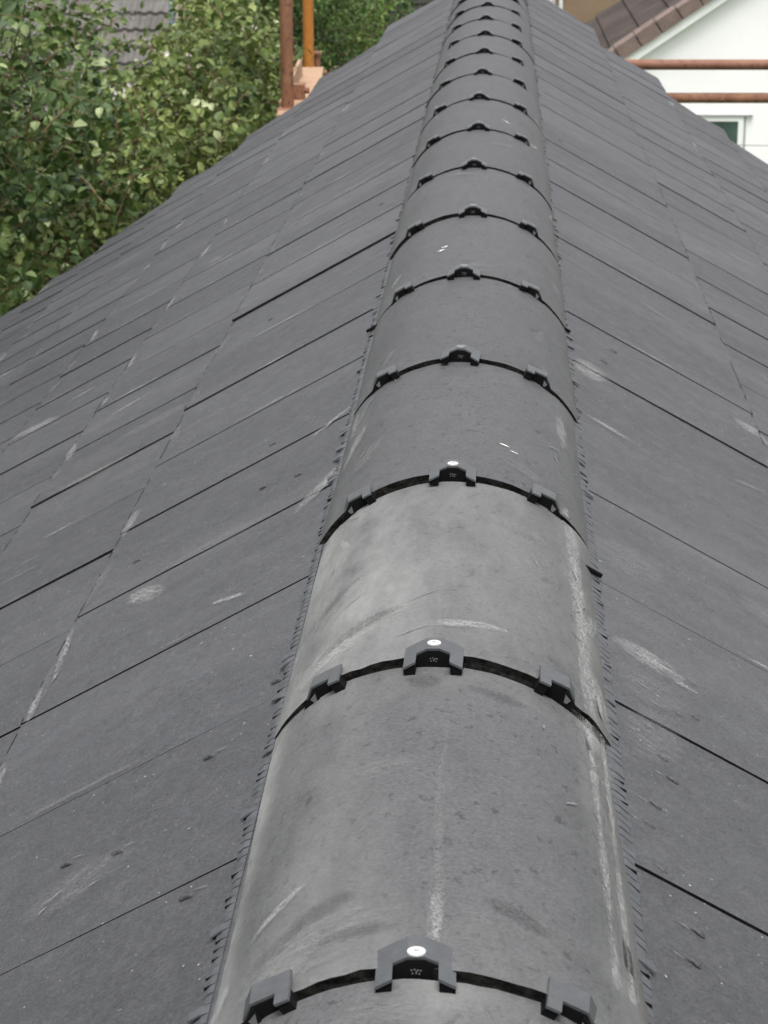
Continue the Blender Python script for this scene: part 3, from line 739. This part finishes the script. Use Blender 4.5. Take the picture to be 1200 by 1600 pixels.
# tiled house behind the trees on the left: roof pitched towards us
nh = empty('tiled_house', (-6, 33, GZ), 'distant house with grey interlocking roof tiles glimpsed between the tree tops', 'house')
mb = MB(); yr0, zr0 = 28.6, -3.35; pit = R(33); ng = 14; gl_ = .36; wv = .155
nx = int(8.2/wv*6); xs = [-12.4+i*wv/6 for i in range(nx)]
xs = [x for x in xs if x < -4.22]
for k in range(ng):
    a0 = k*gl_; vs = []
    for (u, h) in ((a0-.0, .052), (a0+gl_+.05, .0), ):
        for x in xs: 
            ph = (x/wv) % 1; hh = h+.030*(max(0, math.cos(2*math.pi*ph)))**.6
            vs.append((x, yr0+u*math.cos(pit)-hh*math.sin(pit), zr0+u*math.sin(pit)+hh*math.cos(pit)))
    n = len(xs)
    lowr = [(vs[i][0], vs[i][1]+.01, vs[i][2]-.045) for i in range(n)]
    mb.add(vs+lowr, [(i, i+1, n+i+1, n+i) for i in range(n-1)]+[(2*n+i, 2*n+i+1, i+1, i) for i in range(n-1)])
spart(mb, 'roof', 'greyroof', nh)
mb = MB(); mb.box((-12.2, 28.9, GZ), (-4.4, 36, -3.30)); spart(mb, 'wall', 'brick', nh)
mb = MB(); mb.box((-4.20, 28.7, GZ), (-3.98, 29.0, -.9)); tag(spart(mb, 'corner_post', 'cream', nh), 'cream corner board')
mb = MB(); mb.tube((-4.26, 28.7, GZ), (-4.26, 28.7, -.9), .04, 10); spart(mb, 'downpipe', 'bluepipe', nh)
mb = MB(); mb.box((-3.975, 29.2, GZ), (-2.0, 34, -.9)); tag(spart(mb, 'wall', 'slat', nh), 'dark side wall')
for z0, z1 in ((-1.98, -1.80), (-2.16, -2.02), (-2.60, -2.2)):
    mb = MB(); mb.box((-3.75, 29.12, z0), (-3.60, 29.197, z1)); spart(mb, 'window', 'upvc', nh)
# dark slatted outbuilding by the ridge
sh = empty('garden_outbuilding', (-1.2, 27, GZ), 'dark outbuilding clad in horizontal slats at the top, left of the ridge', 'outbuilding')
mb = MB(); z = GZ; k = 0
while z < -.9:
    mb.box((-3.4, 26-.012*(k % 2), z), (.3, 26.05, z+.075)); z += .09; k += 1
spart(mb, 'slat_cladding', 'slat', sh)
mb = MB(); mb.box((-3.35, 26.06, GZ), (.25, 29, -.85)); spart(mb, 'wall', 'gap', sh)
mb = MB(); mb.box((-3.5, 25.85, -.84), (.4, 29.2, -.72)); spart(mb, 'roof', 'greyroof', sh)

# ------------------------------------------------------------------ trees
def leaf(mb, p, d, up, L, w, tone, curl):
    d = d.normalized(); sx = d.cross(up)
    if sx.length < 1e-3: sx = d.orthogonal()
    sx.normalize(); nn = sx.cross(d)
    a = p; b = p+d*L*.30-nn*curl*L*.05; c = p+d*L*.68-nn*curl*L*.14; e = p+d*L-nn*curl*L*.34
    f1 = w*.5
    vs = [a, b+sx*f1*.95+nn*w*.16, b, b-sx*f1*.95+nn*w*.16, c+sx*f1*.78+nn*w*.12, c, c-sx*f1*.78+nn*w*.12, e]
    mb.add(vs, [(0, 2, 1), (0, 3, 2), (1, 2, 5, 4), (2, 3, 6, 5), (4, 5, 7), (5, 6, 7)], 0, tone=tone)
def foliage(box, inside, nshoot, nl, LL, ww, seed, light=.5, mb=None, tw=None):
    r = random.Random(seed); mb = MB(); tw = MB(); c = 0; tries = 0
    while c < nshoot and tries < nshoot*40:
        tries += 1
        p = Vector((r.uniform(*box[0]), r.uniform(*box[1]), r.uniform(*box[2])))
        ins, outw, depth = inside(p)
        if not ins: continue
        cl = noise.noise(p*2.1+Vector((seed, 0, 0)))
        if cl < -.22 and r.random() < .8: continue
        c += 1
        d = (outw*.9+Vector((r.gauss(0, .6), r.gauss(0, .6), r.gauss(.35, .5)))).normalized()
        base = .36+.55*noise.noise(p*1.9+Vector((0, seed, 5)))
        ln = r.uniform(.14, .36)*LL/.07; q = p.copy(); prev = p.copy(); k = r.randint(nl-3, nl+3)
        for i in range(k):
            d = (d+Vector((r.gauss(0, .06), r.gauss(0, .06), -.03))).normalized(); q = q+d*ln/k
            if i % 3 == 2:
                tw.tube(prev, q, .0022, 4, cap=False); prev = q.copy()
            a = i*2.4+r.random(); u = d.orthogonal().normalized(); w_ = d.cross(u)
            ld = (d*.5+(u*math.cos(a)+w_*math.sin(a))*1.0+Vector((0, 0, -.25))).normalized()
            tone = min(.84, max(0, r.gauss(base+.18*(i/k), .15)))
            if r.random() < .05: tone = r.uniform(.88, 1)
            sc_ = r.uniform(.6, 1.12)*(1-.25*i/k)
            leaf(mb, q+ld*.012, ld, Vector((r.gauss(0, .7), r.gauss(0, .7), 1)), LL*sc_, ww*sc_, tone, r.uniform(-.2, 1.1))
    return mb, tw
def tree(name, loc, label, cat, box, inside, ns, nl, LL, ww, seed, mat, trunk_pts, blossoms=()):
    root = empty(name, loc, label, cat); inv = Matrix.Translation(loc).inverted()
    fo, tw = foliage(box, inside, ns, nl, LL, ww, seed)
    o = fo.build('crown', mat, root); o.matrix_parent_inverse = inv
    o = tw.build('twigs', 'twig', root); o.matrix_parent_inverse = inv
    tk = MB()
    for pts in trunk_pts:
        for (a, ra), (b, rb) in zip(pts, pts[1:]): tk.tube(a, b, ra, 12, r1=rb)
    o = tk.build('trunk', 'bark', root, smooth=True); o.matrix_parent_inverse = inv
    if blossoms:
        r = random.Random(seed); b = MB()
        for (x, y, z, n) in blossoms:
            for i in range(n):
                c = Vector((x+r.gauss(0, .035), y+r.gauss(0, .03), z+r.gauss(0, .025)))
                for j in range(5):
                    a = j*1.256; d = Vector((math.cos(a), -.35+r.gauss(0, .2), math.sin(a)))
                    leaf(b, c, d, Vector((0, -1, .3)), .0125, .010, 0, .3)
        o = b.build('blossom', 'petal', root); o.matrix_parent_inverse = inv
    return root
def edge_y(x):      # plan line of the stepped roof end on the left
    return lin([(-3, 3.0), (-1.35, 5.0), (-1.05, 5.7), (-.75, 6.5), (-.4, 7.2)], x)+.28
TA = [(-5.5, -.6), (-4.2, .6), (-3, .9), (-2.2, .7), (-1.9, .3), (-1.74, .0), (-1.64, -.2), (-1.54, -.32), (-1.47, -.5), (-1.40, -.72), (-1.32, -1.0)]
def inA(p):
    n = noise.noise(Vector((p.x*1.6, p.y*1.6, 1)))*.16
    zt = lin(TA, p.x+.155*(p.y-8))+n*.6-.06*max(0, 7-p.y)**2-.10*max(0, p.y-8)
    if p.y < edge_y(p.x) or p.z > zt or p.z < -2.6: return False, None, 0
    if p.x+.155*(p.y-8) > -1.55 and p.z > -.60-.1*max(0, p.y-8): return False, None, 0
    if p.x > -.95: return False, None, 0
    o = Vector((p.x+3.0, (p.y-8.2)*1.0-.9, (p.z+2.4)*1.1)).normalized()
    return True, o, zt-p.z
TB = [(-1.9, -1.3), (-1.5, -.62), (-1.36, -.56), (-1.24, -.42), (-1.16, -.28), (-1.1, -.14), (-1.0, -.22), (-.9, -.30), (-.8, -.40), (-.7, -.48), (-.6, -.48), (-.5, -.55), (-.4, -.8)]
def inB(p):
    n = noise.noise(Vector((p.x*2.6, p.y*2, 4)))*.09
    zt = lin(TB, p.x+.155*(p.y-8))+n-.10*max(0, p.y-8)
    if p.y < max(6.2, edge_y(p.x)) or p.z > zt or p.z < -2.2: return False, None, 0
    if abs(p.y-7.3) < .3 and abs(p.x+.745) < .12 and p.y < 7.75: return False, None, 0
    if 7.0 < p.y < 9.35 and -.90 < p.x < -.55 and p.z < -.25: return False, None, 0
    if p.x > -.9 and p.y < 9.6: return False, None, 0
    o = Vector(((p.x+1.2)*1.0, -.6, (p.z+1.4)*1.2)).normalized()
    return True, o, zt-p.z
TC = [(-6, -1.9), (-2.15, -1.9), (-1.95, -.4), (-1.8, .1), (-1.6, .3), (-1.15, .0), (-.92, -.62), (-.72, -.92), (-.55, -1.2), (-.3, -1.6)]
def inC(p):
    n = noise.noise(Vector((p.x*2.0, p.y*2, 9)))*.16
    zt = lin(TC, p.x)+n-.1*max(0, 14.4-p.y)
    if p.z > zt or p.z < zt-2.6 or p.z < -2.4: return False, None, 0
    return True, Vector((p.x+1.6, -1.2, p.z+2.0)).normalized(), zt-p.z
tree('broadleaf_tree', (-3.0, 8.2, GZ), 'large leafy green tree filling the left edge above the slates', 'tree', ((-4.6, -.9), (4.4, 10.2), (-2.6, 1.1)), inA, 10500, 12, .053, .039, 1, 'leafA',
     [[((-3.0, 8.2, GZ), .16), ((-2.95, 8.3, -3.2), .12), ((-2.8, 8.2, -1.6), .08), ((-2.6, 8.0, -.2), .03)], [((-2.95, 8.3, -3.2), .08), ((-2.0, 7.6, -1.7), .04), ((-1.5, 7.2, -1.1), .015)], [((-2.9, 8.25, -2.6), .07), ((-3.6, 7.6, -1.2), .03)]],
     [(-1.66, 8.0, -.52, 9), (-1.5, 8.0, -.53, 9), (-1.62, 8.0, -.60, 4)])
tree('small_leafy_tree', (-1.3, 9.0, GZ), 'lighter green leafy tree with pale blossom left of the rusty pole', 'tree', ((-2.2, -.3), (6.2, 11), (-2.2, .15)), inB, 5600, 12, .050, .036, 2, 'leafB',
     [[((-1.3, 9.0, GZ), .10), ((-1.25, 9.0, -3), .08), ((-1.15, 9.0, -1.4), .04), ((-1.05, 8.9, -.4), .012)], [((-1.25, 9.0, -3), .06), ((-1.7, 8.6, -1.5), .03), ((-1.8, 8.4, -.9), .012)]],
     [(-1.12, 7.7, -.33, 7), (-1.05, 7.7, -.36, 6), (-1.20, 7.6, -.50, 8), (-1.16, 7.6, -.56, 4), (-.95, 7.9, -.28, 5), (-1.03, 7.6, -.58, 2)])
tree('dense_shrub', (-1.8, 15.6, GZ), 'dense bright green shrub far behind the orange pole', 'shrub', ((-3.6, -.3), (13.8, 17.2), (-2.4, .7)), inC, 5200, 14, .05, .026, 3, 'leafC',
     [[((-1.8, 15.6, GZ), .12), ((-1.7, 15.6, -2.6), .08), ((-1.5, 15.6, -.8), .03)]])
# far garden greenery (several separate crowns, mostly hidden)
for i, (x, y, rx, rz, lab) in enumerate(((-7.2, 21, 2.2, 2.4, 'dark green bush far behind the large tree, below the tiled roof'),)):
    def inD(p, x=x, y=y, rx=rx, rz=rz):
        q = Vector(((p.x-x)/rx, (p.y-y)/rx, (p.z+4.6)/rz)); l = q.length
        return (.6 < l+noise.noise(p)*.2 < 1), (q.normalized() if l > 0 else Vector((0, 0, 1))), 0
    tree('bush', (x, y, GZ), lab, 'bush', ((x-rx, x+rx), (y-rx, y+rx), (-4.8, -4.6+rz)), inD, 900, 12, .10, .06, 11+i, 'leafA', [[((x, y, GZ), .1), ((x, y, -3.4), .05)]])
